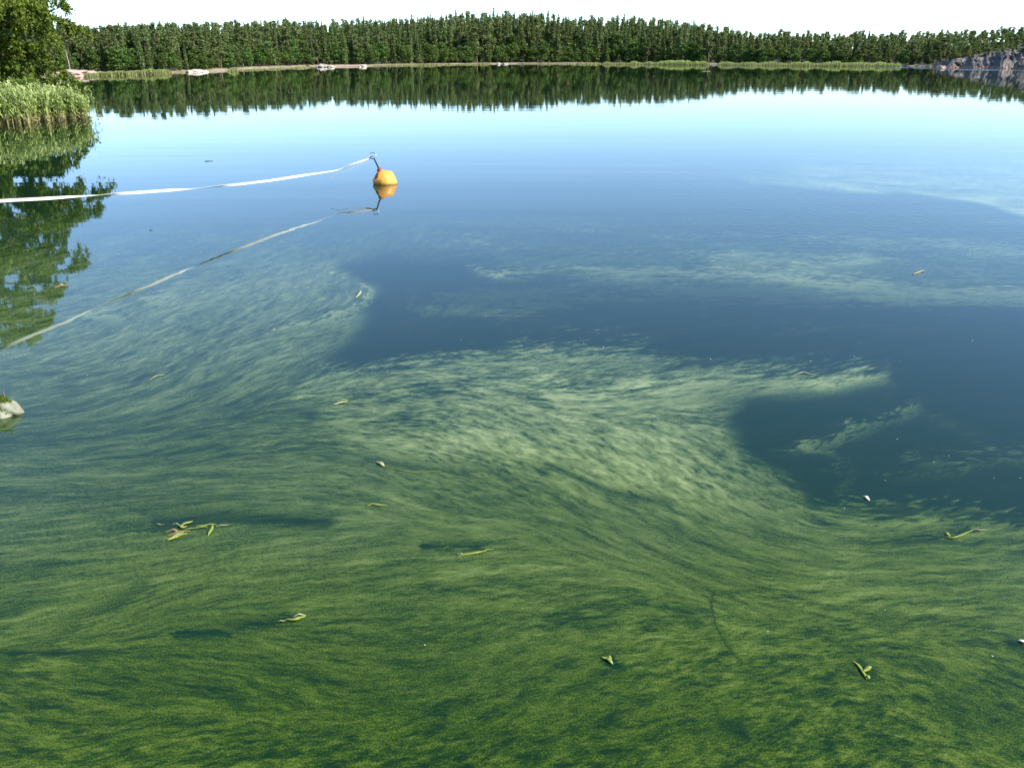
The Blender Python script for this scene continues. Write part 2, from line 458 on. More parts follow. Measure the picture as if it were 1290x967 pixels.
def tree_h(u):      # typical height of the trees there
    px = (shore_v(u) - top_v(u)) * np.interp(u, [60, 300, 900, 1000, 1180, 1240], [.80, .78, .74, .74, .60, .44])
    return px * shoreY(u) / F
DEPTH = 0.42
def land_z(u, Y, X=None):
    S = shoreY(u)
    f = (Y - S) / (S * DEPTH)
    hill = np.maximum(zang(top_v(u), S * (1 + DEPTH)) - tree_h(u) * 1.03, 0.6)
    f0 = np.clip((Y - S) / 3.0, -1, 1)
    z = np.where(f0 < 0, f0 * 0.8, 0.38 * f0)
    g = np.clip((f - 0.03) / 0.97, 0, 1)
    z = z + (hill - 0.38) * (0.25 * g + 0.75 * g * g * (3 - 2 * g))
    z = z - np.clip(f - 1, 0, 5) * 12
    return z
us = np.concatenate([np.linspace(-900, -100, 14)[:-1], np.linspace(-100, 1400, 500), np.linspace(1400, 2300, 14)[1:]])
fs = np.concatenate([[-0.06, -0.02, -0.008, 0, 0.004, 0.008, 0.014, 0.02], np.linspace(0.04, 1.0, 30), [1.1, 1.3, 1.8, 3]])
U, Fz = np.meshgrid(us, fs)
S = shoreY(U)
Yl = S * (1 + DEPTH * Fz)
Zl = land_z(U, Yl) + np.where(Fz > 0.002, fbm(U * 0.2, Yl * 0.3, 5, 3) * 0.25, 0)
Xl = xat(U, Yl, 0.4)
Yl = Yl + fbm(U * 0.05, Fz * 0, 8, 3) * 1.2 * S / 300
V = np.stack([Xl, Yl, Zl], -1).reshape(-1, 3)
idx = np.arange(U.size).reshape(U.shape)
Q = np.stack([idx[:-1, :-1], idx[:-1, 1:], idx[1:, 1:], idx[1:, :-1]], -1).reshape(-1, 4)
m, t, n, l, p = mat("shore_ground")
geo = t.nodes.new("ShaderNodeNewGeometry"); sx = t.nodes.new("ShaderNodeSeparateXYZ")
l.new(geo.outputs['Position'], sx.inputs[0])
band = t.nodes.new("ShaderNodeMapRange"); band.inputs['From Min'].default_value = 0.30; band.inputs['From Max'].default_value = 0.5
l.new(mathn(t, 'ADD', sx.outputs[2], mathn(t, 'MULTIPLY', mathn(t, 'SUBTRACT', noise(t, 0.35, 4), 0.5), 0.3)), band.inputs[0])
shorec = ramp(t, noise(t, 0.25, 5, 0.6), [(0.35, (0.16, 0.14, 0.06)), (0.6, (0.27, 0.22, 0.13))])
floorc = ramp(t, noise(t, 0.6, 4), [(0.3, (0.022, 0.03, 0.012)), (0.7, (0.06, 0.06, 0.03))])
l.new(mixc(t, shorec, floorc, band.outputs[0]), p.inputs['Base Color']); p.inputs['Roughness'].default_value = 0.95
land = put("far_land", mesh_np("far_land", V, [Q], [m], smooth=True))
land.name = "hillside"
tag(land, kind='structure', label='wooded hillside rising behind the far shore')

# ------------------------------------------------------------------ leaf clouds
def cards(P, size, droop=0.0, seed=0, quad=False, elong=1.6):
    """little faces at points P, random attitude"""
    r = np.random.default_rng(seed)
    N = len(P)
    a = r.normal(size=(N, 3)); a[:, 2] = a[:, 2] * 0.7 - droop
    a /= np.linalg.norm(a, axis=1)[:, None]
    b = r.normal(size=(N, 3))
    b -= (b * a).sum(1)[:, None] * a
    b /= np.linalg.norm(b, axis=1)[:, None]
    s = (size * r.uniform(0.6, 1.3, N))[:, None] if np.isscalar(size) else (size * r.uniform(0.6, 1.3, N))[:, None]
    if quad:
        c = np.cross(a, b)
        v = np.stack([P - a * s * elong / 2, P + b * s * .42 + c * s * .1, P + a * s * elong / 2, P - b * s * .42 + c * s * .1], 1).reshape(-1, 3)
        f = np.arange(N * 4).reshape(N, 4)
    else:
        v = np.stack([P - b * s * .5, P + b * s * .5, P + a * s * elong], 1).reshape(-1, 3)
        f = np.arange(N * 3).reshape(N, 3)
    return v, f

def tube(path, rad, k=6):
    path = np.asarray(path, float); rad = np.asarray(rad, float)
    n = len(path)
    d = np.gradient(path, axis=0)
    d /= np.linalg.norm(d, axis=1)[:, None] + 1e-9
    ref = np.where(np.abs(d[:, 2:3]) > 0.9, np.array([[1., 0, 0]]), np.array([[0, 0, 1.]]))
    x = np.cross(d, ref); x /= np.linalg.norm(x, axis=1)[:, None] + 1e-9
    y = np.cross(d, x)
    a = np.arange(k) * 2 * math.pi / k
    v = path[:, None, :] + rad[:, None, None] * (np.cos(a)[None, :, None] * x[:, None, :] + np.sin(a)[None, :, None] * y[:, None, :])
    v = v.reshape(-1, 3)
    i = np.arange(n * k).reshape(n, k)
    q = np.stack([i[:-1], np.roll(i[:-1], -1, 1), np.roll(i[1:], -1, 1), i[1:]], -1).reshape(-1, 4)
    return v, q

def merge(parts):
    vs, fs, o = [], {}, 0
    for v, f in parts:
        vs.append(v); fs.setdefault(f.shape[1], []).append(f + o); o += len(v)
    return np.concatenate(vs), [np.concatenate(x) for x in fs.values()]

def conifer_pts(N, h, rad, seed, low=0.10, taper=0.85):
    r = np.random.default_rng(seed)
    t_ = r.uniform(0, 1, N) ** 1.15
    z = h * (low + (1 - low) * t_)
    wh = 0.72 + 0.28 * np.sin(t_ * h * 5.2 + seed)
    ph = r.uniform(0, 2 * math.pi, N)
    lobes = 1 + 0.28 * np.sin(ph * 3 + t_ * 9 + seed) + 0.15 * np.sin(ph * 5 - t_ * 14)
    rr = rad * ((1 - t_) ** taper + 0.05) * wh * lobes * np.minimum(1, 0.35 + t_ * 4)
    q = r.uniform(0.25, 1, N) ** 0.6
    rr = rr * q
    z = z - rr * 0.25
    return np.stack([rr * np.cos(ph), rr * np.sin(ph), z], 1)

def blob_pts(N, blobs, seed, shell=0.55):
    r = np.random.default_rng(seed)
    wgt = np.array([b[3] * b[3] for b in blobs]); wgt = wgt / wgt.sum()
    k = r.choice(len(blobs), N, p=wgt)
    d = r.normal(size=(N, 3)); d /= np.linalg.norm(d, axis=1)[:, None]
    q = r.uniform(shell, 1, N)[:, None]
    B = np.array(blobs)
    return B[k, :3] + d * q * (B[k, 3:4] * np.array([[1, 1, 0.75]]))

def make_far_proto(kind, seed, lod=1.0):
    r = np.random.default_rng(seed)
    h = 15.0
    if kind == 'spruce':
        P = conifer_pts(int(1900 * lod), h, r.uniform(1.7, 2.5), seed, 0.05, r.uniform(.9, 1.2))
        sz = np.interp(P[:, 2], [0, h * .6, h], [0.56, 0.44, 0.20]) * (1 if lod > .9 else 1.45)
        crown = cards(P, sz, 0.7, seed)
        tr = tube([(0, 0, -0.6), (0, 0, 5), (0, 0, 11), (0, 0, 14.8)], [.18, .13, .06, .015], 5)
        tm, cm = M_bark, M_spruce
    elif kind == 'pine':
        lean = r.uniform(-1.0, 1.0, 2)
        blobs = []
        nb = 11
        for i in range(nb):
            tt = 0.40 + 0.6 * i / (nb - 1)
            a = r.uniform(0, 6.28); rr = r.uniform(0.3, 1.5) * (1.1 - tt) * 1.9
            blobs.append((rr * math.cos(a) + lean[0] * tt, rr * math.sin(a) + lean[1] * tt, h * tt - .7, r.uniform(.75, 1.35) * (1.35 - .6 * tt)))
        P = blob_pts(int(1500 * lod), blobs, seed, 0.35)
        crown = cards(P, 0.36 * (1 if lod > .9 else 1.45), -0.2, seed)
        tr = tube([(0, 0, -0.6), (lean[0] * .3, lean[1] * .3, 5), (lean[0] * .8, lean[1] * .8, 11), (lean[0], lean[1], 14.3)], [.22, .17, .11, .03], 5)
        tm, cm = M_pbark, M_pine
    else:
        h = 9.0
        blobs = []
        for i in range(14):
            tt = r.uniform(0.12, 0.92); a = r.uniform(0, 6.28)
            rr = r.uniform(.4, 1.0) * 2.1 * math.sin(min(1, tt * 1.15 + .1) * math.pi) ** .6
            blobs.append((rr * math.cos(a), rr * math.sin(a), h * tt, r.uniform(.9, 1.55)))
        blobs.append((0, 0, h * .55, 1.9)); blobs.append((0, 0, h * .25, 1.8))
        P = blob_pts(int(1500 * lod), blobs, seed, 0.6)
        P[:, 2] = np.abs(P[:, 2])
        crown = cards(P, 0.40 * (1 if lod > .9 else 1.4), 0.1, seed)
        tr = tube([(0, 0, -0.5), (0.1, 0, 3), (0, .1, 6), (0, 0, 8)], [.18, .14, .08, .02], 5)
        tm, cm = M_bark, M_broad
    return tr, crown, tm, cm

PROTO = {}
for kind, cnt in (('spruce', 9), ('pine', 9), ('broadleaf', 8)):
    PROTO[kind] = []
    for i in range(cnt):
        tr, cr, tm, cm = make_far_proto(kind, 40 + i * 7 + len(kind))
        PROTO[kind].append((mesh_np(kind + "_trunk", tr[0], [tr[1]], [tm], smooth=True), mesh_np(kind + "_crown", cr[0], [cr[1]], [cm])))

LAND = [(-200, 215, 'above the far shore reeds at left'), (215, 330, 'around the small pinkish rock, left part of shore'),
        (330, 480, 'above the flat white rocks of the far shore'), (480, 560, 'just right of the flat white rocks'), (560, 650, 'on the left flank of the highest hilltop'),
        (650, 755, 'on the right flank of the highest hilltop'), (755, 900, 'behind the short central reed belt'),
        (900, 1010, 'behind the long reed belt, left half'), (1010, 1130, 'behind the long reed belt, right half'), (1130, 1215, 'just left of the dark rock outcrop'), (1215, 1600, 'above the dark rock outcrop')]
ROWN = ['front row', 'second row', 'third row', 'upper slope']
KN = {'spruce': ('narrow spruce', 'spruce tree'), 'pine': ('bare-stemmed pine', 'pine tree'), 'broadleaf': ('leafy tree', 'broadleaf tree')}
trees = []
r_ = random.Random(5)
def jitter(a): return r_.uniform(-a, a)
NROWS = 11
for row in range(NROWS):
    f = [0.035, 0.085, 0.15, 0.24, 0.35, 0.48, 0.63, 0.78, 0.88, 0.94, 1.0][row]
    u = -60 + row * 3.1
    while u < 1370:
        step = [8.2, 8.6, 8.4, 8.2, 8.0, 7.8, 7.0, 6.5, 6.0, 5.5, 5.0][row]
        uu = u + jitter(3.0)
        u += step * r_.uniform(0.7, 1.35)
        ff = max(0.02, f + jitter(0.035 if row else 0.01))
        S = float(shoreY(uu)); Y = S * (1 + DEPTH * ff)
        if 1150 < uu and row < (3 if uu > 1215 else 1) and r_.random() < (0.97 if uu > 1168 and row == 0 else .6): continue      # bare rock
        rk = r_.random()
        if row == 0: kind = 'broadleaf' if rk < 0.62 else ('spruce' if rk < 0.9 else 'pine')
        elif row == 1: kind = 'broadleaf' if rk < 0.2 else ('spruce' if rk < 0.72 else 'pine')
        else: kind = 'spruce' if rk < (0.42 if 480 < uu < 900 else .26) else ('pine' if rk < 0.84 else 'broadleaf')
        if uu < 230 and row > 0 and kind == 'spruce' and r_.random() < .5: kind = 'pine'
        if uu > 930 and kind == 'spruce' and r_.random() < .6: kind = 'pine'
        base = float(tree_h(uu)) / 15.5
        s = base * r_.uniform(0.86, 1.12)
        if kind == 'broadleaf': s = base * (r_.uniform(0.65, 1.15) if row < 2 else r_.uniform(1.2, 1.5))
        if row == 0 and kind != 'broadleaf': s *= r_.uniform(0.6, 0.95)
        if row >= 6: s = base * r_.choice([r_.uniform(.74, .88), r_.uniform(.86, .98), r_.uniform(.95, 1.08)])
        if uu > 1190 and row < 5: s *= 0.85
        if uu > 930: s *= r_.uniform(.8, 1.12)
        trees.append((row, uu, Y, kind, s))
for uu in (206, 300, 575, 622, 690, 363, 460, 520, 872, 915, 785):   # a few that stand up from the skyline
    S = float(shoreY(uu)); trees.append((8, uu, S * (1 + DEPTH * .9), 'spruce', float(tree_h(uu)) / 15.5 * 1.13))

cnt = {k: 0 for k in KN}
rest = []
LODP = {k: [make_far_proto(k, 200 + i, 0.34) for i in range(5)] for k in KN}
for (row, uu, Y, kind, s) in sorted(trees, key=lambda a: a[0]):
    z = float(land_z(np.array(uu), np.array(Y)))
    X = float(xat(uu, Y, z))
    rz = r_.uniform(0, 6.28)
    lim = {'spruce': 270, 'pine': 170, 'broadleaf': 150}[kind]
    if cnt[kind] < lim and uu < 1345 and uu > 40:
        cnt[kind] += 1
        seg = next(x[2] for x in LAND if x[0] <= uu < x[1])
        rn = ROWN[min(row, 3)]
        o = empty(kind + "_tree", (X, Y, z), rz)
        wx = r_.uniform(0.9, 1.45) * float(np.interp(uu, [850, 960, 1190, 1250], [1, 1.3, 1.5, 1.9]))
        o.scale = (s * wx, s * wx, s)
        a, b = KN[kind]
        rel = s / (float(tree_h(uu)) / 15.5)
        sz = ('short ' if rel < .82 else 'tall ' if rel > 1.02 else '') if kind != 'broadleaf' else ('small ' if rel < .82 else 'big ' if rel > 1.0 else '')
        if wx > 1.12: a = a.replace('narrow spruce', 'wide spruce').replace('bare-stemmed', 'spreading').replace('leafy', 'spreading leafy')
        elif wx < .88: a = a.replace('narrow spruce', 'needle-thin spruce').replace('bare-stemmed', 'slim').replace('leafy', 'slim leafy')
        tag(o, f"{sz}{a}, {rn}, {seg}", b, f"{sz}{a}s, {rn}, {seg}")
        tm_, cm_ = PROTO[kind][r_.randrange(len(PROTO[kind]))]
        put("trunk", tm_, o); put("crown", cm_, o)
    else:
        rest.append((X, Y, z, rz, s, kind))
for kind in KN:
    parts_c, parts_t = [], []
    for (X, Y, z, rz, s, k) in rest:
        if k != kind: continue
        tr, cr, tm, cm = LODP[kind][r_.randrange(5)]
        c, sn = math.cos(rz), math.sin(rz)
        M = np.array([[c, -sn, 0], [sn, c, 0], [0, 0, 1]]) * s
        wide = float(np.interp(X / Y, [.17, .27, .45, .52], [1, 1.3, 1.5, 1.9]))
        M = M * np.array([[wide], [wide], [1]])
        parts_c.append((cr[0] @ M.T + (X, Y, z), cr[1])); parts_t.append((tr[0] @ M.T + (X, Y, z), tr[1]))
    if not parts_c: continue
    vc, fc = merge(parts_c); vt, ft = merge(parts_t)
    allv = np.concatenate([vc, vt])
    fl = fc + [x + len(vc) for x in ft]
    fm = np.concatenate([np.zeros(sum(len(x) for x in fc)), np.ones(sum(len(x) for x in ft))])
    o = put(kind + "_forest", mesh_np(kind + "_forest", allv, fl, [cm, tm], fm))
    tag(o, f"mass of {kind} forest filling the far hillside behind the shore trees", 'forest', kind='stuff')

# ------------------------------------------------------------------ rocks
def rock_mat(name, stops, scale, z0=None):
    m, t, n, l, p = mat(name)
    c = ramp(t, noise(t, scale, 6, 0.65), stops)
    l.new(c, p.inputs['Base Color']); p.inputs['Roughness'].default_value = 0.9
    b = t.nodes.new("ShaderNodeBump"); b.inputs['Distance'].default_value = 0.15 / scale
    l.new(noise(t, scale * 5, 5, 0.65), b.inputs['Height']); l.new(b.outputs[0], p.inputs['Normal'])
    return m
M_pink = rock_mat("pinkish_rock", [(0.3, (0.30, 0.18, 0.13)), (0.65, (0.50, 0.38, 0.30))], 0.8)
M_pale = rock_mat("pale_rock", [(0.3, (0.36, 0.30, 0.22)), (0.6, (0.60, 0.52, 0.42))], 0.8)
M_greyrock = rock_mat("grey_rock", [(0.3, (0.10, 0.09, 0.095)), (0.5, (0.22, 0.19, 0.19)), (0.7, (0.42, 0.36, 0.33))], 0.5)

def boulder(name, u, v_, wpx, hpx, m, label, cat='boulder', seed=0, dep=None, group=None, sink=.35):
    x, y = ground(u, v_)
    k = (y * CP + H * SP) / F
    W, Hh = wpx * k, hpx * k
    dep = dep or min(W * .7, 4)
    n1, n2 = 28, 14
    th = np.linspace(0, 2 * math.pi, n1, endpoint=False); ph = np.linspace(0.02, math.pi - .02, n2)
    T, P_ = np.meshgrid(th, ph)
    d = np.stack([np.cos(T) * np.sin(P_), np.sin(T) * np.sin(P_), np.cos(P_)], -1)
    q = 1 + 0.55 * fbm(d[..., 0] * 1.7 + d[..., 2] * 2 + seed * 9, d[..., 1] * 1.7 - d[..., 2] + 3, seed, 4)
    d = np.sign(d) * np.abs(d) ** 0.8 * q[..., None]
    V = (d * np.array([W / 2, dep / 2, Hh / (1 - sink * .2)])).reshape(-1, 3)
    V[:, 2] = np.where(V[:, 2] < 0, V[:, 2] * sink, V[:, 2])
    i = np.arange(n1 * n2).reshape(n2, n1)
    Q = np.stack([i[:-1], i[1:], np.roll(i[1:], -1, 1), np.roll(i[:-1], -1, 1)], -1).reshape(-1, 4)
    o = put(name, mesh_np(name, V, [Q], [m]), loc=(x, y + dep * .35, 0))
    tag(o, label, cat, group)
    return o
boulder("boulder", 246, 91.5, 25, 3.6, M_pale, 'pale pinkish shore rock sloping into the lake, left half of the far shore', seed=1)
boulder("boulder", 406, 85.0, 14, 3.2, M_pale, 'white boulder at the water, leftmost of the flat white rocks', seed=2)
boulder("boulder", 417, 85.2, 10, 2.6, M_pale, 'small white boulder touching the right side of the white boulder', seed=3)
boulder("rock_ledge", 436, 84.2, 52, 1.5, M_pink, 'long low pinkish ledge between the two white shore rocks', 'rock', seed=4, dep=5)
boulder("boulder", 457, 84.4, 10, 2.8, M_pale, 'rounded cream boulder at the right end of the long pinkish ledge', seed=5)
boulder("boulder", 628, 81.2, 5, 1.6, M_pale, 'tiny pale stone below the highest hilltop, the left one of two', seed=6)
boulder("boulder", 637, 81.2, 7, 1.8, M_pale, 'tiny pale stone below the highest hilltop, the right one of two', seed=7)
boulder("boulder", 1188, 86.3, 8, 2.6, M_pink, 'small pinkish stone at the waterline left of the dark outcrop', seed=8)
boulder("boulder", 900, 82.0, 6, 1.3, M_greyrock, 'small dark stone in the gap between the two green reed belts', seed=9)
boulder("rock_slab", 80, 96.5, 36, 7.5, M_pink, 'sloping pinkish rock slab on the shore right of the near tree', 'rock', seed=21, dep=9)
boulder("rock_slab", 92, 96.0, 22, 4.5, M_pale, 'paler rock slab leaning against the sloping pinkish slab', 'rock', seed=23, dep=5)

# the dark outcrop
ou = np.linspace(1140, 1460, 230); of = np.linspace(0, 1, 60)
OU, OF = np.meshgrid(ou, of)
S = shoreY(OU)
topv = np.interp(OU, [1140, 1168, 1190, 1208, 1230, 1250, 1275, 1290, 1340, 1460], [85, 82.5, 79, 73, 68, 65.5, 64, 62, 58, 56])
Hr = zang(topv, S + 8)
Yo = S - 1.0 + OF * 26 + fbm(OU * .06, OF * 0, 77, 3) * 6
Xo = xat(OU, Yo, 2.0)
prof = np.clip(OF * 3.2, 0, 1) ** 0.65
cre = fbm(Xo * 0.35 + Yo * .30, Yo * 0.12, 60, 5, 0.6)
cre2 = np.abs(fbm(Xo * 0.8 - Yo * .5, Yo * .1 + Xo * .2, 71, 4, .6))
Zo = -0.6 + (Hr + 0.6) * prof * (1 + 0.30 * cre - 0.30 * cre2) - 0.15 * cre2
Zo = np.where(OF > .5, Zo - (OF - .5) * 2, Zo)
Yo2 = Yo + cre * 3.0
V = np.stack([Xo, Yo2, Zo], -1).reshape(-1, 3)
idx = np.arange(OU.size).reshape(OU.shape)
Q = np.stack([idx[:-1, :-1], idx[:-1, 1:], idx[1:, 1:], idx[1:, :-1]], -1).reshape(-1, 4)
m, t, n, l, p = mat("outcrop_rock")
c = ramp(t, noise(t, 0.45, 6, 0.7, mapscale=(1, 1, .6)), [(0.30, (0.028, 0.025, 0.022)), (0.50, (0.085, 0.076, 0.066)), (0.68, (0.27, 0.235, 0.20))])
geo = t.nodes.new("ShaderNodeNewGeometry"); sx = t.nodes.new("ShaderNodeSeparateXYZ"); l.new(geo.outputs['Position'], sx.inputs[0])
mr = t.nodes.new("ShaderNodeMapRange"); mr.inputs['From Min'].default_value = 0.35; mr.inputs['From Max'].default_value = 0.8; mr.inputs['To Min'].default_value = 1; mr.inputs['To Max'].default_value = 0
l.new(mathn(t, 'ADD', sx.outputs[2], mathn(t, 'MULTIPLY', noise(t, 0.5, 3), 0.3)), mr.inputs[0])
l.new(mixc(t, c, (0.30, 0.18, 0.12), mr.outputs[0]), p.inputs['Base Color']); p.inputs['Roughness'].default_value = 0.9
out = put("rock_outcrop", mesh_np("rock_outcrop", V, [Q], [m]))
tag(out, 'dark grey creviced rock outcrop with pinkish waterline at the right end of the far shore', 'rock outcrop')

# ------------------------------------------------------------------ reeds
def reed_mat(name, low, mid, high, z1, z2):
    m, t, n, l, p = mat(name)
    g = t.nodes.new("ShaderNodeNewGeometry"); s = t.nodes.new("ShaderNodeSeparateXYZ"); l.new(g.outputs['Position'], s.inputs[0])
    f = mathn(t, 'DIVIDE', mathn(t, 'ADD', s.outputs[2], mathn(t, 'MULTIPLY', g.outputs['Random Per Island'], 0.35 * z1)), z2)
    c = ramp(t, f, [(0.0, low), (z1 / z2, low), (min(.9, z1 / z2 + .22), mid), (1.0, high)])
    hs = t.nodes.new("ShaderNodeHueSaturation"); l.new(c, hs.inputs['Color'])
    l.new(mathn(t, 'MULTIPLY_ADD', g.outputs['Random Per Island'], 0.7, 0.65), hs.inputs['Value'])
    l.new(hs.outputs[0], p.inputs['Base Color']); p.inputs['Roughness'].default_value = 0.6
    tr = t.nodes.new("ShaderNodeBsdfTranslucent"); l.new(hs.outputs[0], tr.inputs[0])
    mx = t.nodes.new("ShaderNodeMixShader"); mx.inputs[0].default_value = 0.3
    l.new(p.outputs[0], mx.inputs[1]); l.new(tr.outputs[0], mx.inputs[2]); l.new(mx.outputs[0], n["Material Output"].inputs[0])
    return m
M_reed = reed_mat("reed_near", (0.44, 0.38, 0.15), (0.27, 0.35, 0.08), (0.42, 0.50, 0.19), 0.15, 1.7)
M_reedfar = reed_mat("reed_far", (0.32, 0.32, 0.12), (0.30, 0.38, 0.09), (0.42, 0.50, 0.14), 0.3, 1.8)

def reeds(name, X, Y, h, wd, m, leaves=4, seed=0):
    r = np.random.default_rng(seed)
    N = len(X)
    h = h * r.uniform(0.72, 1.12, N)
    lean = r.normal(0, .07, (N, 2)) * h[:, None]
    base = np.stack([X, Y, np.full(N, -0.15)], 1)
    mid = base + np.stack([lean[:, 0] * .35, lean[:, 1] * .35, h * .55 + .15], 1)
    top = base + np.stack([lean[:, 0], lean[:, 1], h + .15], 1)
    a = r.uniform(0, math.pi, N); wv = np.stack([np.cos(a), np.sin(a), np.zeros(N)], 1) * wd * .35
    v = np.stack([base - wv, base + wv, mid + wv, mid - wv, top], 1).reshape(-1, 3)
    i = np.arange(N)[:, None] * 5
    q = i + np.array([[0, 1, 2, 3]]); tt = i + np.array([[3, 2, 4]])
    parts = [(v, q)]
    vt = v; allf = {4: [q], 3: [tt]}
    off = len(v); vv = [v]
    for k in range(leaves):
        f = r.uniform(0.16, .98, N)[:, None]
        s = base + (top - base) * f
        a = r.normal(0.3, 1.4, N)          # the breeze combs leaves to one side
        ln = (r.uniform(.22, .42, N) * np.minimum(1, h / 1.5))[:, None]
        d = np.stack([np.cos(a), np.sin(a), np.zeros(N)], 1)
        up = np.array([[0, 0, 1.]])
        m1 = s + d * ln * .5 + up * ln * .32
        e = s + d * ln + up * ln * r.uniform(-.35, .3, N)[:, None]
        side = np.cross(d, up) * wd * .8
        lv = np.stack([s, m1 - side, e, m1 + side], 1).reshape(-1, 3)
        allf[4].append(np.arange(N)[:, None] * 4 + np.array([[0, 1, 2, 3]]) + off)
        off += len(lv); vv.append(lv)
    return mesh_np(name, np.concatenate(vv), [np.concatenate(allf[4]), np.concatenate(allf[3])], [m])

# near bed on the left
FX, FV = [-260, -60, 0, 40, 100, 112], [165, 160, 157, 154, 150, 148.5]
N = 9500
uu = rng.uniform(-230, 108, N); dd = rng.uniform(0, 1, N) ** 1.2
Yf = ground(uu, np.interp(uu, FX, FV))[1]
depth_m = np.interp(uu, [-230, 0, 60, 90, 108], [8, 7.0, 5.0, 3.2, 1.5])
Yr = Yf + dd * depth_m + fbm(uu * .08, uu * 0, 4, 3) * .9
Xr = xat(uu, Yr, 0)
keep = fbm(Xr * 1.3, Yr * 1.3, 19, 3) > np.interp(uu, [0, 85, 108], [-.36, -.30, .05])
hr = np.interp(uu, [-230, 0, 60, 100, 108], [1.4, 1.38, 1.3, 1.15, .9]) * (1 + fbm(Xr * .6, Yr * .6, 29, 3) * .45) * np.where(rng.uniform(0, 1, N) < .03, 1.18, 1)
o = put("reed_bed", reeds("reed_bed", Xr[keep], Yr[keep], hr[keep], 0.035, M_reed, 6, 3))
tag(o, 'dense reeds with green tops and straw coloured bases below the tree on the left', 'reeds', kind='stuff')
# loose stems off the end of the bed
uu = np.array([108, 110, 112, 113, 115, 116, 118, 119, 121, 123, 125, 128, 109, 111, 114, 117, 120, 105, 107, 103, 110.5, 113.5, 104])
N = len(uu)
Yr = ground(uu, 149 + rng.uniform(-4, 1.5, N))[1]; Xr = xat(uu, Yr, 0)
o = put("loose_reeds", reeds("loose_reeds", Xr, Yr, np.interp(uu, [100, 112, 128], [1.5, 1.3, .7]), 0.032, M_reed, 5, 9))
tag(o, 'thin scattered reed stems standing in open water past the end of the reed bed', 'reeds', kind='stuff')

def far_belt(u0, u1, v0, v1, hpx, n, seed, label):
    r = np.random.default_rng(seed)
    uu = r.uniform(u0, u1, n)
    vb = np.interp(uu, [u0, u1], [v0, v1])
    Yf = ground(uu, vb)[1]
    k = Yf / F
    Yr = Yf * (1 + r.uniform(0, .035, n))
    h = hpx * k * (0.75 + 0.5 * fbm(uu * .11, uu * 0, seed, 3)) * np.clip(np.minimum(uu - u0, u1 - uu) / 10 + .45, 0, 1)
    X = xat(uu, Yr, 0)
    o = put("reed_belt", reeds("reed_belt", X, Yr, h, 0.13, M_reedfar, 2, seed))
    tag(o, label, 'reeds', kind='stuff')
far_belt(106, 216, 97.0, 93.6, 7.2, 4200, 1, 'pale green reed belt along the left end of the far shore')
far_belt(60, 80, 101, 99, 6.0, 500, 6, 'short green reeds before the pinkish rock slab')
far_belt(286, 300, 91, 90.6, 6.5, 350, 2, 'small yellow green clump of reeds right of the low pale slab')
far_belt(758, 894, 81.6, 82.4, 5.2, 3200, 3, 'bright green reed belt right of centre on the far shore')
far_belt(903, 1136, 82.5, 84.6, 5.8, 4600, 4, 'long green reed belt below the right hand forest')
far_belt(470, 560, 83.6, 82.6, 2.2, 900, 5, 'very low yellowish grass edge right of the cream boulder')
far_belt(560, 620, 82.4, 81.4, 2.4, 700, 8, 'very low pale grass edge below the hilltop')
far_belt(650, 757, 81.2, 81.4, 2.2, 900, 7, 'thin pale grass edge left of the bright reed belt')
far_belt(296, 398, 90, 85.5, 2.0, 900, 10, 'thin grass edge between the reed clump and the white boulder')

# ------------------------------------------------------------------ near bank and trees on the left
th = np.linspace(0, 2 * math.pi, 60, endpoint=False)
rr = np.linspace(0, 1, 12)
T, Rr = np.meshgrid(th, rr)
wob = 1 + 0.12 * np.sin(T * 3 + 1) + 0.06 * np.sin(T * 7)
bx = -43 + 14.5 * Rr * wob * np.cos(T); by = 55 + 9 * Rr * wob * np.sin(T)
bz = np.where(Rr > .85, 0.3 - (Rr - .85) / .15 * .7, 0.3 + .3 * (1 - Rr)) + fbm(bx, by, 3, 3) * .12
idx = np.arange(T.size).reshape(T.shape)
Q = np.stack([idx[:-1], np.roll(idx[:-1], -1, 1), np.roll(idx[1:], -1, 1), idx[1:]], -1).reshape(-1, 4)
M_bank = simple("bank_soil", [(0.3, (0.04, 0.05, 0.02)), (0.7, (0.10, 0.11, 0.04))], 1.0, 0.95)
o = put("near_bank", mesh_np("near_bank", np.stack([bx, by, bz], -1).reshape(-1, 3), [Q[:, ::-1]], [M_bank], smooth=True))
tag(o, kind='structure', label='low grassy bank under the tree on the left')

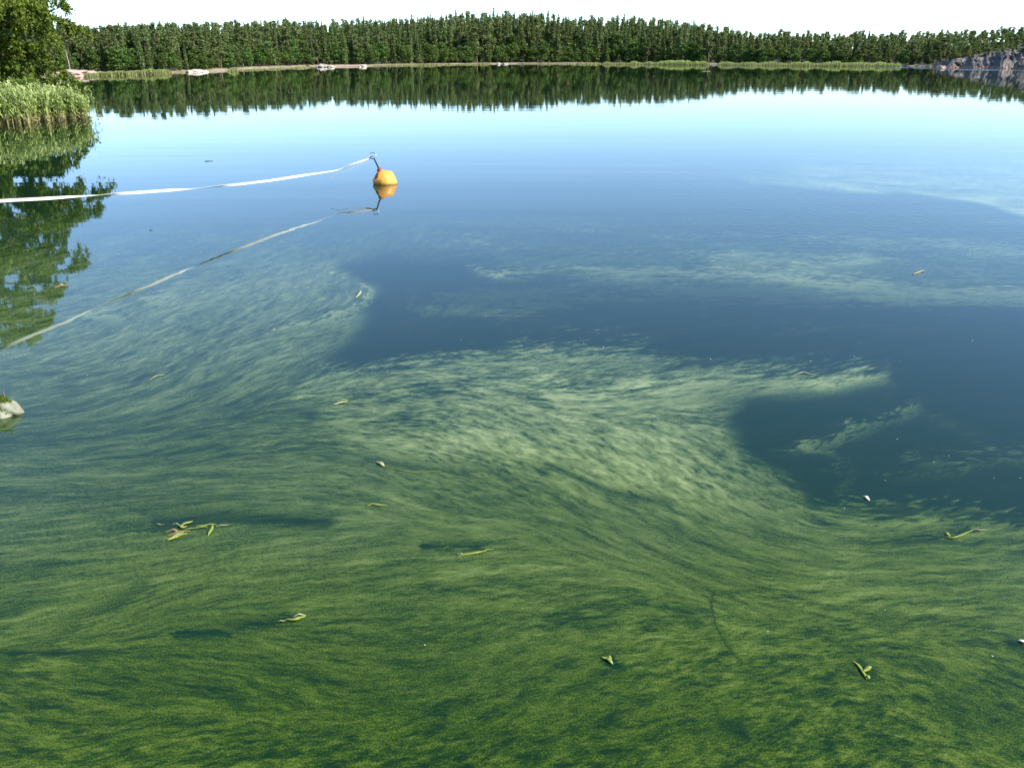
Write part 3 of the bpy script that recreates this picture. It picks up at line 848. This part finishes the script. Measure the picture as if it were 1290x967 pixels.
def near_tree(name, X, Y, z, h, prof, seed, label, cat, nleaf, leaf, mleaf, mbark, nl=34, trunk_r=.2, side=1.0):
    r = np.random.default_rng(seed)
    root = empty(name, (X, Y, z))
    tag(root, label, cat)
    ph, pr = [p_[0] for p_ in prof], [p_[1] for p_ in prof]
    tp = [(0, 0, -.3)]
    for i in range(1, 9):
        tp.append((math.sin(i * 1.1 + seed) * .12 * i ** .5, math.cos(i * .9 + seed) * .12 * i ** .5, h * i / 8 * .96))
    tp = np.array(tp)
    wood = [tube(tp, np.interp(np.arange(9), [0, 8], [trunk_r, .03]), 8)]
    spots = []
    def P_at(z_): return np.array([np.interp(z_, tp[:, 2], tp[:, 0]), np.interp(z_, tp[:, 2], tp[:, 1]), z_])
    for i in range(nl):
        zt = h * (0.10 + 0.88 * (i + r.uniform(0, .8)) / nl)
        a = i * 2.399 + r.uniform(-.5, .5)
        L = np.interp(zt, ph, pr) * r.uniform(.76, 1.03)
        b = P_at(max(zt - L * .18, h * .05))
        pts = [b]
        n_ = 6
        rise = r.uniform(.15, .4)
        for k in range(1, n_ + 1):
            f = k / n_
            zz = b[2] + L * (rise * math.sin(f * 1.9) - 0.16 * f * f) 
            pts.append(np.array([b[0] + math.cos(a + .25 * f) * L * f, b[1] + math.sin(a + .25 * f) * L * f, max(zz, .25)]))
        pts = np.array(pts)
        wood.append(tube(pts, np.linspace(trunk_r * .32, .012, n_ + 1), 5))
        # side twigs
        nt_ = max(5, int(L * 4.2))
        for j in range(nt_):
            f = r.uniform(.22, 1.0)
            q = np.array([np.interp(f * n_, np.arange(n_ + 1), pts[:, c]) for c in range(3)])
            ta = a + r.choice([-1, 1]) * r.uniform(.5, 1.4)
            tl = r.uniform(.45, 1.25) * (1.1 - .4 * f) * min(1, L / 2.5)
            e = q + np.array([math.cos(ta) * tl, math.sin(ta) * tl, r.uniform(-.35, .25) * tl])
            dr = r.uniform(.15, .8) * min(1, L / 2.5)
            e2 = e + np.array([math.cos(ta) * .1, math.sin(ta) * .1, -dr])
            e2[2] = max(e2[2], .1)
            wood.append(tube([q, e, e2], [.012, .008, .003], 3))
            spots.append((q, e, e2))
    spots = np.array(spots)              # n,3,3
    k = r.integers(0, len(spots), nleaf); f = r.uniform(0, 2, nleaf)
    A_, B_, C_ = spots[k, 0], spots[k, 1], spots[k, 2]
    P = np.where(f[:, None] < 1, A_ + (B_ - A_) * f[:, None], B_ + (C_ - B_) * (f[:, None] - 1))
    P = P + r.normal(0, .085, (nleaf, 3))
    P[:, 2] = np.maximum(P[:, 2], .05)
    wv, wf = merge(wood)
    put("trunk", mesh_np("trunk", wv, wf, [mbark], smooth=True), root)
    cv, cf = cards(P, leaf, .9, seed, quad=True, elong=1.5)
    put("crown", mesh_np("crown", cv, [cf], [mleaf]), root)
    return root

ty = 45.0
tx = xat(-36, ty, 1.0)
prof = [(0, 4.0), (1.5, 4.8), (3.3, 5.4), (5.5, 4.9), (7.1, 4.6), (8.0, 3.1), (10.1, 2.1), (11.6, .4)]
near_tree("alder_tree", tx, ty, .3, 11.5, prof, 4, 'large leafy tree with hanging branches, the nearest tree at the left edge', 'tree', 95000, .115, M_near, M_bark, nl=64, trunk_r=.24)
near_tree("alder_tree", xat(-95, 50, 1), 50, .4, 10.0, prof, 8, 'second leafy tree half hidden behind the nearest tree at the left edge', 'tree', 42000, .14, M_near, M_bark, nl=40, trunk_r=.22)
near_tree("shore_bush", xat(22, 44.6, .5), 44.6, .1, 2.3, [(0, 3.2), (1, 3.4), (1.6, 2.4), (2.3, .6)], 12, 'low yellow green bush spreading out behind the reeds', 'bush', 9000, .12, M_bush, M_bark, nl=16, trunk_r=.07)
near_tree("shore_bush", xat(-45, 44.0, .5), 44.0, .2, 2.6, [(0, 3.0), (1, 3.2), (1.8, 2.4), (2.6, .6)], 15, 'dark leafy bush at the foot of the nearest tree', 'bush', 9000, .12, M_near, M_bark, nl=16, trunk_r=.07)

# slim birch on the rock slab
S_ = ground(89, 95)[1] + 1.0
bx0 = xat(88, S_, 1)
root = empty("birch_tree", (bx0, S_, 0.9), 0)
tag(root, 'slim pale birch trunk leaning on the pinkish rock slab right of the near tree', 'birch tree')
hh_ = 0.0165 * 0
tp = [(0, 0, -.5), (-.05, 0, 1.0), (-.22, 0, 2.4), (-.3, 0, 4.2), (-.3, 0, 6)]
v_, q_ = tube(tp, [.085, .07, .055, .04, .01], 7)
put("trunk", mesh_np("trunk", v_, [q_], [M_birch], smooth=True), root)
P = blob_pts(1500, [(-.3, 0, 5.0, 1.5), (-.9, .2, 4.4, 1.1), (.5, 0, 4.3, 1.1), (-.2, .3, 6.1, 1.0)], 4, .4)
cv, cf = cards(P, .22, .5, 3)
put("crown", mesh_np("crown", cv, [cf], [M_pine]), root)

# ------------------------------------------------------------------ the mooring buoy
wxb, wyb = ground(486, 231.3)
root = empty("mooring_buoy", (wxb, wyb, 0), 0)
tag(root, 'orange yellow mooring buoy tilted left, afloat at the end of the white strap', 'buoy')
tilt = Matrix.Rotation(R(-22), 4, 'Y') @ Matrix.Rotation(R(6), 4, 'X')
def lathe(profile, k, M=None):
    prof = np.array(profile, float)
    a = np.arange(k) * 2 * math.pi / k
    v = np.stack([prof[:, 0:1] * np.cos(a), prof[:, 0:1] * np.sin(a), np.repeat(prof[:, 1:2], k, 1)], -1).reshape(-1, 3)
    i = np.arange(len(prof) * k).reshape(len(prof), k)
    q = np.stack([i[:-1], np.roll(i[:-1], -1, 1), np.roll(i[1:], -1, 1), i[1:]], -1).reshape(-1, 4)
    if M is not None:
        m3 = np.array(M.to_3x3()); v = v @ m3.T + np.array(M.translation)
    return v, q
m, t, n, l, p = mat("buoy_plastic")
c = ramp(t, noise(t, 4, 4, .6), [(0.3, (0.76, 0.30, 0.03)), (0.7, (0.88, 0.46, 0.08))])
st = ramp(t, noise(t, 18, 4, .6), [(0.45, (1, 1, 1)), (0.8, (.75, .68, .55))])
g = t.nodes.new("ShaderNodeNewGeometry"); sz_ = t.nodes.new("ShaderNodeSeparateXYZ"); l.new(g.outputs['Position'], sz_.inputs[0])
mr = t.nodes.new("ShaderNodeMapRange"); mr.inputs['From Min'].default_value = .012; mr.inputs['From Max'].default_value = .05; mr.inputs['To Min'].default_value = .7; mr.inputs['To Max'].default_value = 0
l.new(mathn(t, 'ADD', sz_.outputs[2], mathn(t, 'MULTIPLY', mathn(t, 'SUBTRACT', noise(t, 20, 3), .5), .05)), mr.inputs[0])
l.new(mixc(t, mixc(t, c, st, 1.0, 'MULTIPLY'), (.10, .09, .02), mr.outputs[0]), p.inputs['Base Color']); p.inputs['Roughness'].default_value = .38
M_buoy = m
M_buoyred = simple("buoy_collar_and_shade", [(0.3, (0.16, 0.03, 0.006)), (0.7, (0.30, 0.06, 0.012))], 5, .5)
prof = [(.001, .345), (.045, .345), (.05, .325), (.09, .305), (.225, .215), (.252, .19), (.262, .15), (.264, .02), (.264, -.01), (.258, -.16), (.232, -.19), (.09, -.31), (.001, -.32)]
prof = [(a_, b_ - .005) for a_, b_ in prof][::-1]
v_, q_ = lathe(prof, 40, tilt)
put("body", mesh_np("body", v_, [q_], [M_buoy], smooth=True), root)
# moulded seam band round the waist and ribs on the upper cone
v_, q_ = lathe([(.258, .040), (.270, .043), (.270, .055), (.258, .058)][::-1], 40, tilt)
put("seam_band", mesh_np("seam_band", v_, [q_], [M_buoy], smooth=False), root)
Mr = tilt @ Matrix.Rotation(R(234), 4, 'Z') @ Matrix.Translation((.155, 0, .262)) @ Matrix.Rotation(R(39), 4, 'Y')
v_, q_ = lathe([(.001, .012), (.045, .010), (.058, .002), (.060, -.02)][::-1], 24, Mr @ Matrix.Diagonal((1.5, 1.0, 1, 1)))
put("recess_shade", mesh_np("recess_shade", v_, [q_], [M_buoyred], smooth=True), root)  # raised dark red disc, painting the shade of a recess
v_, q_ = lathe([(.001, .38), (.05, .376), (.062, .345), (.065, .315)][::-1], 20, tilt)
put("collar", mesh_np("collar", v_, [q_], [M_buoyred], smooth=True), root)
M_iron = simple("dark_iron", [(0.3, (0.012, 0.010, 0.009)), (0.7, (0.05, 0.035, 0.028))], 25, .55, metallic=.5)
M_steel = simple("galvanised_steel", [(0.3, (0.35, 0.37, 0.38)), (0.7, (0.62, 0.64, 0.65))], 30, .35, metallic=.9)
ax = np.array(tilt.to_3x3() @ Vector((0, 0, 1)))
v_, q_ = tube([ax * .30, ax * .45, ax * .62, ax * .645], [.020, .018, .017, .004], 8)
put("rod", mesh_np("rod", v_, [q_], [M_iron], smooth=True), root)
rc = ax * .70 + np.array([0.0, 0, 0.0])
a = np.linspace(0, 2 * math.pi, 25)
ringp = np.stack([np.cos(a) * .072, np.sin(a) * .03, np.sin(a) * .062], 1) + rc
v_, q_ = tube(ringp, [.009] * 25, 6)
put("ring", mesh_np("ring", v_, [q_], [M_steel], smooth=True), root)
a = np.linspace(-.2, math.pi + .2, 12)
sh = np.stack([-np.sin(a) * .055 - .02, np.cos(a) * .01, -np.cos(a) * .028], 1) + ax * .648
v_, q_ = tube(sh, [.009] * 12, 6)
put("shackle", mesh_np("shackle", v_, [q_], [M_iron], smooth=True), root)

# ------------------------------------------------------------------ the strap
ring_w = np.array([wxb, wyb, 0]) + ax * .655 + np.array([-.07, 0, -.005])
E_Y = 12.05
ex_, ez_ = at_dist(0, 253, E_Y)
SU = [-400, 0, 60, 120, 180, 240, 300, 340, 385, 410, 424, 445, 466]
SV = [300, 253, 250, 246, 242, 238, 232.3, 227.5, 220.5, 217, 214.8, 206.5, 199.5]
pts = []
for k in range(221):
    tt = k / 220 * 1.42
    X_ = ring_w[0] + (ex_ - ring_w[0]) * tt; Y_ = ring_w[1] + (E_Y - ring_w[1]) * tt
    z_ = .6
    for _ in range(8):
        u_ = 645 + F * X_ / (Y_ * CP + (H - z_) * SP)
        z_ = at_dist(u_, float(np.interp(u_, SU, SV)), Y_)[1]
    if tt > 1: z_ = pts[-1][2] + .0045
    pts.append((X_, Y_, z_))
pts = np.array(pts)
for _ in range(6):
    pts[1:-1] = .25 * pts[:-2] + .5 * pts[1:-1] + .25 * pts[2:]
s_ = np.concatenate([[0], np.cumsum(np.linalg.norm(np.diff(pts, axis=0), axis=1))])
s_f = np.linspace(0, s_[-1], 700)
pts = np.stack([np.interp(s_f, s_, pts[:, c]) for c in range(3)], 1)
d = np.gradient(pts, axis=0); d /= np.linalg.norm(d, axis=1)[:, None]
# twist: wide faces alternate with edge-on turns
u_s = 645 + F * pts[:, 0] / (pts[:, 1] * CP + (H - pts[:, 2]) * SP)
turns = np.interp(-u_s, [-466, -424, -245, -120, 60, 400, 2000], [.55, 1, 2, 3, 4, 5, 6])
tw = math.pi * (turns + .09 * np.sin(2 * math.pi * turns)) + .12 * np.sin(s_f * 5)
up = np.array([0, 0, 1.]); nx = np.cross(d, up); nx /= np.linalg.norm(nx, axis=1)[:, None]; ny = np.cross(nx, d)
wv = (np.cos(tw)[:, None] * nx + np.sin(tw)[:, None] * ny)
nv = np.cross(d, wv)
hw, ht = .021, .0018
wdt = np.where(s_f < .25, .016, hw)[:, None]
v_ = np.stack([pts - wv * wdt - nv * ht, pts + wv * wdt - nv * ht, pts + wv * wdt + nv * ht, pts - wv * wdt + nv * ht], 1).reshape(-1, 3)
i = np.arange(len(pts) * 4).reshape(-1, 4)
q_ = np.stack([i[:-1], np.roll(i[:-1], -1, 1), np.roll(i[1:], -1, 1), i[1:]], -1).reshape(-1, 4)
M_strap = simple("white_webbing", [(0.3, (0.60, 0.60, 0.55)), (0.7, (0.80, 0.80, 0.76))], 40, .8)
root = empty("mooring_strap", tuple(pts[0]), 0)
tag(root, 'long white twisted webbing strap running from the buoy ring out of frame left', 'strap')
put("webbing", mesh_np("webbing", v_ - pts[0], [q_], [M_strap], smooth=False), root)
M_thread = simple("grey_thread", [(0.3, (0.18, 0.17, 0.15)), (0.7, (0.4, 0.38, 0.35))], 20, .9)
k1 = int(np.argmin(np.abs(s_f - 1.55)))
a0, a1 = pts[2] - pts[0], pts[k1] - pts[0]
th_ = [a0, a0 * .7 + a1 * .3 + (0, 0, -.06), a0 * .3 + a1 * .7 + (0, 0, -.10), a1 + (.02, 0, -.07), a1 + (0, 0, -.11), a1 + (-.1, -.1, -.15)]
v_, q_ = tube(th_, [.006] * 6, 5)
put("loose_end", mesh_np("loose_end", v_, [q_], [M_thread], smooth=True), root)
v_, q_ = tube([a0 + (.03, 0, .02), a0 + (-.01, 0, .0), a0 + (-.08, -.06, -.03), a0 + (-.14, -.10, -.05)], [.012, .022, .020, .010], 6)
put("knot", mesh_np("knot", v_, [q_], [M_iron], smooth=True), root)

# ------------------------------------------------------------------ things afloat
M_weed = simple("floating_weed", [(0.3, (0.12, 0.16, 0.02)), (0.7, (0.27, 0.31, 0.06))], 30, .95)
M_brown = simple("brown_leaf", [(0.3, (0.14, 0.10, 0.03)), (0.7, (0.30, 0.22, 0.07))], 30, .95)
M_straw = simple("wet_straw", [(0.3, (0.20, 0.20, 0.10)), (0.7, (0.36, 0.36, 0.20))], 30, .95)
M_feather = simple("white_feather", [(0.3, (0.55, 0.52, 0.42)), (0.7, (0.72, 0.68, 0.58))], 40, .7)
def blade(pts_uv, wd, o0, z=0.004, arch=.0, seed=0):
    """leaf blade along survey points, midrib raised"""
    P = np.array([[*ground(u, v), z] for u, v in pts_uv]) - o0
    n_ = 14
    tt = np.linspace(0, len(P) - 1, n_)
    P = np.stack([np.interp(tt, np.arange(len(P)), P[:, c]) for c in range(3)], 1)
    for _ in range(2): P[1:-1] = .25 * P[:-2] + .5 * P[1:-1] + .25 * P[2:]
    r = np.random.default_rng(seed)
    f = np.linspace(0, 1, n_)
    w_ = wd * (np.sin(np.pi * np.clip(f * .92 + .04, 0, 1)) ** .7) * (1 + r.normal(0, .12, n_))
    d = np.gradient(P, axis=0); d /= np.linalg.norm(d, axis=1)[:, None]
    s = np.cross(d, [0, 0, 1.]); s /= np.linalg.norm(s, axis=1)[:, None]
    P[:, 2] += .5 * arch * np.sin(np.pi * f) + z * .3 * np.sin(f * 9 + seed)
    mid = P + np.array([0, 0, wd * .12])
    lo = P + np.array([0, 0, -.004])
    v = np.stack([P - s * w_[:, None], mid, P + s * w_[:, None], lo], 1).reshape(-1, 3)
    i = np.arange(n_ * 4).reshape(-1, 4)
    q = np.stack([i[:-1], np.roll(i[:-1], -1, 1), np.roll(i[1:], -1, 1), i[1:]], -1).reshape(-1, 4)
    return v, q
def afloat(name, label, cat, u, v, strands, part="strand"):
    x, y = ground(u, v)
    root = empty(name, (x, y, 0))
    tag(root, label, cat)
    o0 = np.array([x, y, 0])
    for k, (pp, wd, m_, ar) in enumerate(strands):
        bv, bq = blade(pp, wd, o0, .005 + .002 * (k % 3), ar, k + int(u))
        put(part, mesh_np(part, bv, [bq], [m_], smooth=True), root)
afloat("floating_weed", 'largest floating tangle of yellow green weed, left foreground', 'water weed', 240, 668, [
    ([(211, 681), (222, 676), (236, 672)], .022, M_weed, .01), ([(212, 676), (222, 671), (240, 669)], .010, M_brown, .004), ([(209, 671), (218, 669), (228, 671)], .010, M_brown, .01),
    ([(227, 663), (234, 660), (243, 657)], .014, M_weed, .012), ([(224, 662), (230, 665), (236, 664)], .012, M_weed, .006), ([(232, 669), (246, 666), (262, 665)], .006, M_weed, .008),
    ([(247, 663), (256, 663), (264, 661), (273, 661)], .010, M_weed, .006), ([(268, 662), (266, 669), (262, 675)], .013, M_weed, .01), ([(218, 661), (226, 661)], .005, M_straw, .004),
    ([(272, 663), (288, 661)], .005, M_straw, .002), ([(214, 680), (226, 673), (232, 671)], .007, M_straw, .015), ([(197, 661), (207, 662)], .004, M_straw, .001)])
afloat("floating_weed", 'single pale weed leaf trailing a dark wake, left of lower centre', 'water weed', 374, 779, [
    ([(362, 780), (370, 781), (380, 778), (385, 776)], .014, M_weed, .006), ([(370, 777), (378, 775), (386, 776)], .006, M_straw, .008), ([(350, 784), (362, 782)], .005, M_weed, .002)])
afloat("floating_weed", 'thin yellow weed strand lying on the scum below the bright bank', 'water weed', 592, 697, [
    ([(577, 701), (588, 698), (600, 697), (612, 694)], .012, M_weed, .005), ([(600, 697), (612, 694), (622, 692)], .006, M_weed, .004), ([(576, 698), (586, 700)], .006, M_straw, .003)])
afloat("floating_weed", 'forked green weed with one broad leaf, right foreground', 'water weed', 1088, 845, [
    ([(1074, 833), (1082, 839), (1087, 848), (1092, 856)], .008, M_weed, .006), ([(1087, 847), (1093, 843), (1097, 840)], .014, M_weed, .012), ([(1091, 851), (1095, 856)], .008, M_weed, .003)])
afloat("floating_weed", 'bent weed stem with a dark trail below the open dark water', 'water weed', 1205, 676, [
    ([(1190, 676), (1200, 679), (1212, 674), (1226, 668)], .008, M_weed, .008), ([(1224, 668), (1236, 668), (1244, 669)], .005, M_straw, .003), ([(1192, 672), (1196, 677)], .010, M_weed, .004)])
afloat("floating_weed", 'small pale seed leaf caught in the left of the bright bank', 'water weed', 480, 585, [([(474, 582), (479, 584), (484, 588)], .018, M_straw, .01), ([(484, 588), (520, 596), (556, 593)], .003, M_weed, 0)], "leaf")
afloat("floating_weed", 'tiny curled yellow leaf below the bright bank', 'water weed', 471, 636, [([(463, 638), (469, 635), (478, 637), (488, 637)], .010, M_weed, .01)], "leaf")
afloat("floating_weed", 'pale curled leaf at the tip of a dark line above the bright bank', 'water weed', 430, 507, [([(420, 510), (428, 508), (438, 506)], .022, M_straw, .012), ([(424, 506), (432, 505), (440, 505)], .010, M_weed, .014)], "leaf")
afloat("floating_straw", 'bent pale stem afloat at the top edge of the right dark water', 'stem', 1017, 471, [([(1000, 473), (1012, 469), (1017, 471), (1031, 474)], .010, M_straw, .008)], "stem")
afloat("floating_straw", 'short white stem afloat on bluish water left of the boulder line', 'stem', 198, 474, [([(188, 479), (197, 474), (208, 472)], .010, M_straw, .006)], "stem")
afloat("floating_leaf", 'orange brown leaf floating in the reflection of the near tree', 'leaf', 78, 361, [([(68, 363), (76, 361), (86, 360)], .038, M_brown, .02), ([(74, 359), (80, 360)], .025, M_straw, .02)], "leaf_blade")
afloat("feather", 'small white feather on the dark open water at right', 'feather', 1091, 627, [([(1087, 625), (1091, 627), (1095, 631)], .012, M_feather, .01)], "vane")
afloat("feather", 'white feather at the right edge of the frame in a dark wake', 'feather', 1287, 808, [([(1282, 807), (1288, 809), (1296, 806)], .012, M_feather, .01)], "vane")
afloat("floating_weed", 'small green leaf beside a dark hole in the scum, centre right foreground', 'water weed', 769, 832, [([(758, 828), (766, 831), (772, 837)], .012, M_weed, .008), ([(764, 828), (771, 830)], .008, M_weed, .008)], "leaf")
afloat("floating_twig", 'dark speck of twig afloat left of the buoy on blue water', 'twig', 263, 203, [([(258, 204), (263, 203), (268, 203)], .045, M_iron, .015)], "twig")
afloat("floating_twig", 'dark dot of debris on the blue water above the strap reflection', 'twig', 190, 290, [([(188, 290), (192, 290)], .022, M_iron, .012)], "twig")
afloat("floating_leaf", 'pale leaf sliver among the streaks right of the strap reflection', 'leaf', 452, 370, [([(455, 366), (452, 371), (448, 376)], .022, M_straw, .006)], "leaf_blade")
afloat("floating_leaf", 'pale thin sliver on the blue water at the far right', 'leaf', 1157, 343, [([(1150, 346), (1157, 343), (1164, 341)], .026, M_straw, .006)], "leaf_blade")
afloat("float", 'tiny white speck on the water before the forest reflection below the reed gap', 'float', 889, 90.2, [([(884, 90.2), (889, 90.2), (895, 90.2)], .12, M_feather, .05)], "pale_sliver")  # thin pale sliver for a small white speck on the water

# pale specks of foam and fluff: one thing each
SPECK = [(612, 398, 'left in the upper dark water'), (620, 378, 'above the dark water near its left end'), (580, 428, 'below centre of the dark water, left'), (688, 436, 'top rim of the bright bank'),
         (1225, 429, 'upper right dark water'), (1130, 553, 'beside the pale wisp in the dark water'), (1195, 574, 'right dark water, above the low wisp'), (1176, 582, 'right dark water on the low wisp'),
         (1115, 605, 'right dark water below the pale wisp'), (1252, 602, 'far right dark water'), (1076, 449, 'upper rim of the right dark water'), (1134, 454, 'upper right dark water, lower'), (1064, 640, 'lowest in the dark water'),
         (967, 795, 'right foreground scum'), (1250, 826, 'lower right scum'), (1285, 602, 'right edge of the dark water'), (760, 437, 'above the bright bank'), (1148, 512, 'over the pale wisp end'), (735, 432, 'between dark water and bright bank'),
         (895, 452, 'above the long pale arm'), (1115, 768, 'right scum middle'), (535, 812, 'lower middle scum'), (1021, 455, 'above bent pale stem'), (110, 472, 'left streaky scum'), (345, 415, 'left streaks centre')]
for k, (u, v, wh) in enumerate(SPECK):
    x, y = ground(u, v)
    px = y / F
    s = max(.003, px * random.uniform(.35, .65))
    n_ = 8
    prof = [(.001, .55 * s), (s * .6, .45 * s), (s, .05 * s), (s * .7, -.3 * s), (.001, -.4 * s)][::-1]
    v_, q_ = lathe(prof, n_)
    v_ = v_ * np.array([random.uniform(1.0, 2.2), 1, 1])
    o = put("foam_fleck", mesh_np("foam_fleck", v_, [q_], [M_feather], smooth=True), loc=(x, y, .001), rot=(0, 0, random.uniform(-.5, .5)))
    tag(o, 'tiny white fleck afloat, ' + wh, 'fleck', 'white flecks afloat')

# ------------------------------------------------------------------ pale boulder at the left edge
x, y = ground(6, 524)
root = empty("mossy_boulder", (x, y, 0))
tag(root, 'pale boulder capped with green weed breaking the surface at the left edge', 'boulder')
n1, n2 = 40, 22
T, P_ = np.meshgrid(np.linspace(0, 2 * math.pi, n1, endpoint=False), np.linspace(.02, math.pi - .02, n2))
d = np.stack([np.cos(T) * np.sin(P_), np.sin(T) * np.sin(P_), np.cos(P_)], -1)
q = 1 + .35 * fbm(d[..., 0] * 1.5 + d[..., 2] + 4, d[..., 1] * 1.5 + d[..., 2], 6, 4)
V = (d * q[..., None] * np.array([.125, .11, .095])).reshape(-1, 3) + np.array([-.02, .06, .02])
i = np.arange(n1 * n2).reshape(n2, n1)
Q = np.stack([i[:-1], i[1:], np.roll(i[1:], -1, 1), np.roll(i[:-1], -1, 1)], -1).reshape(-1, 4)
put("stone", mesh_np("stone", V, [Q], [simple("pale_stone", [(0.3, (0.16, 0.16, 0.10)), (0.7, (0.30, 0.29, 0.21))], 14, .85, .01, 40)], smooth=True), root)
r = np.random.default_rng(3)
P = np.stack([r.normal(-.05, .05, 700), r.normal(.05, .05, 700), r.uniform(.12, .20, 700)], 1)
P[:, 2] = .145 - ((P[:, 0] + .04) ** 2 + (P[:, 1] - .05) ** 2) * 9
cv, cf = cards(P, .022, .8, 3, quad=True)
put("weed_cap", mesh_np("weed_cap", cv, [cf], [M_near]), root)
v_, q_ = tube([(-.01, .07, .10), (-.012, .07, .16), (-.016, .07, .20)], [.008, .008, .006], 6)
put("stub", mesh_np("stub", v_, [q_], [M_bark], smooth=True), root)
print("counts", cnt, len(rest), len(sc.objects))
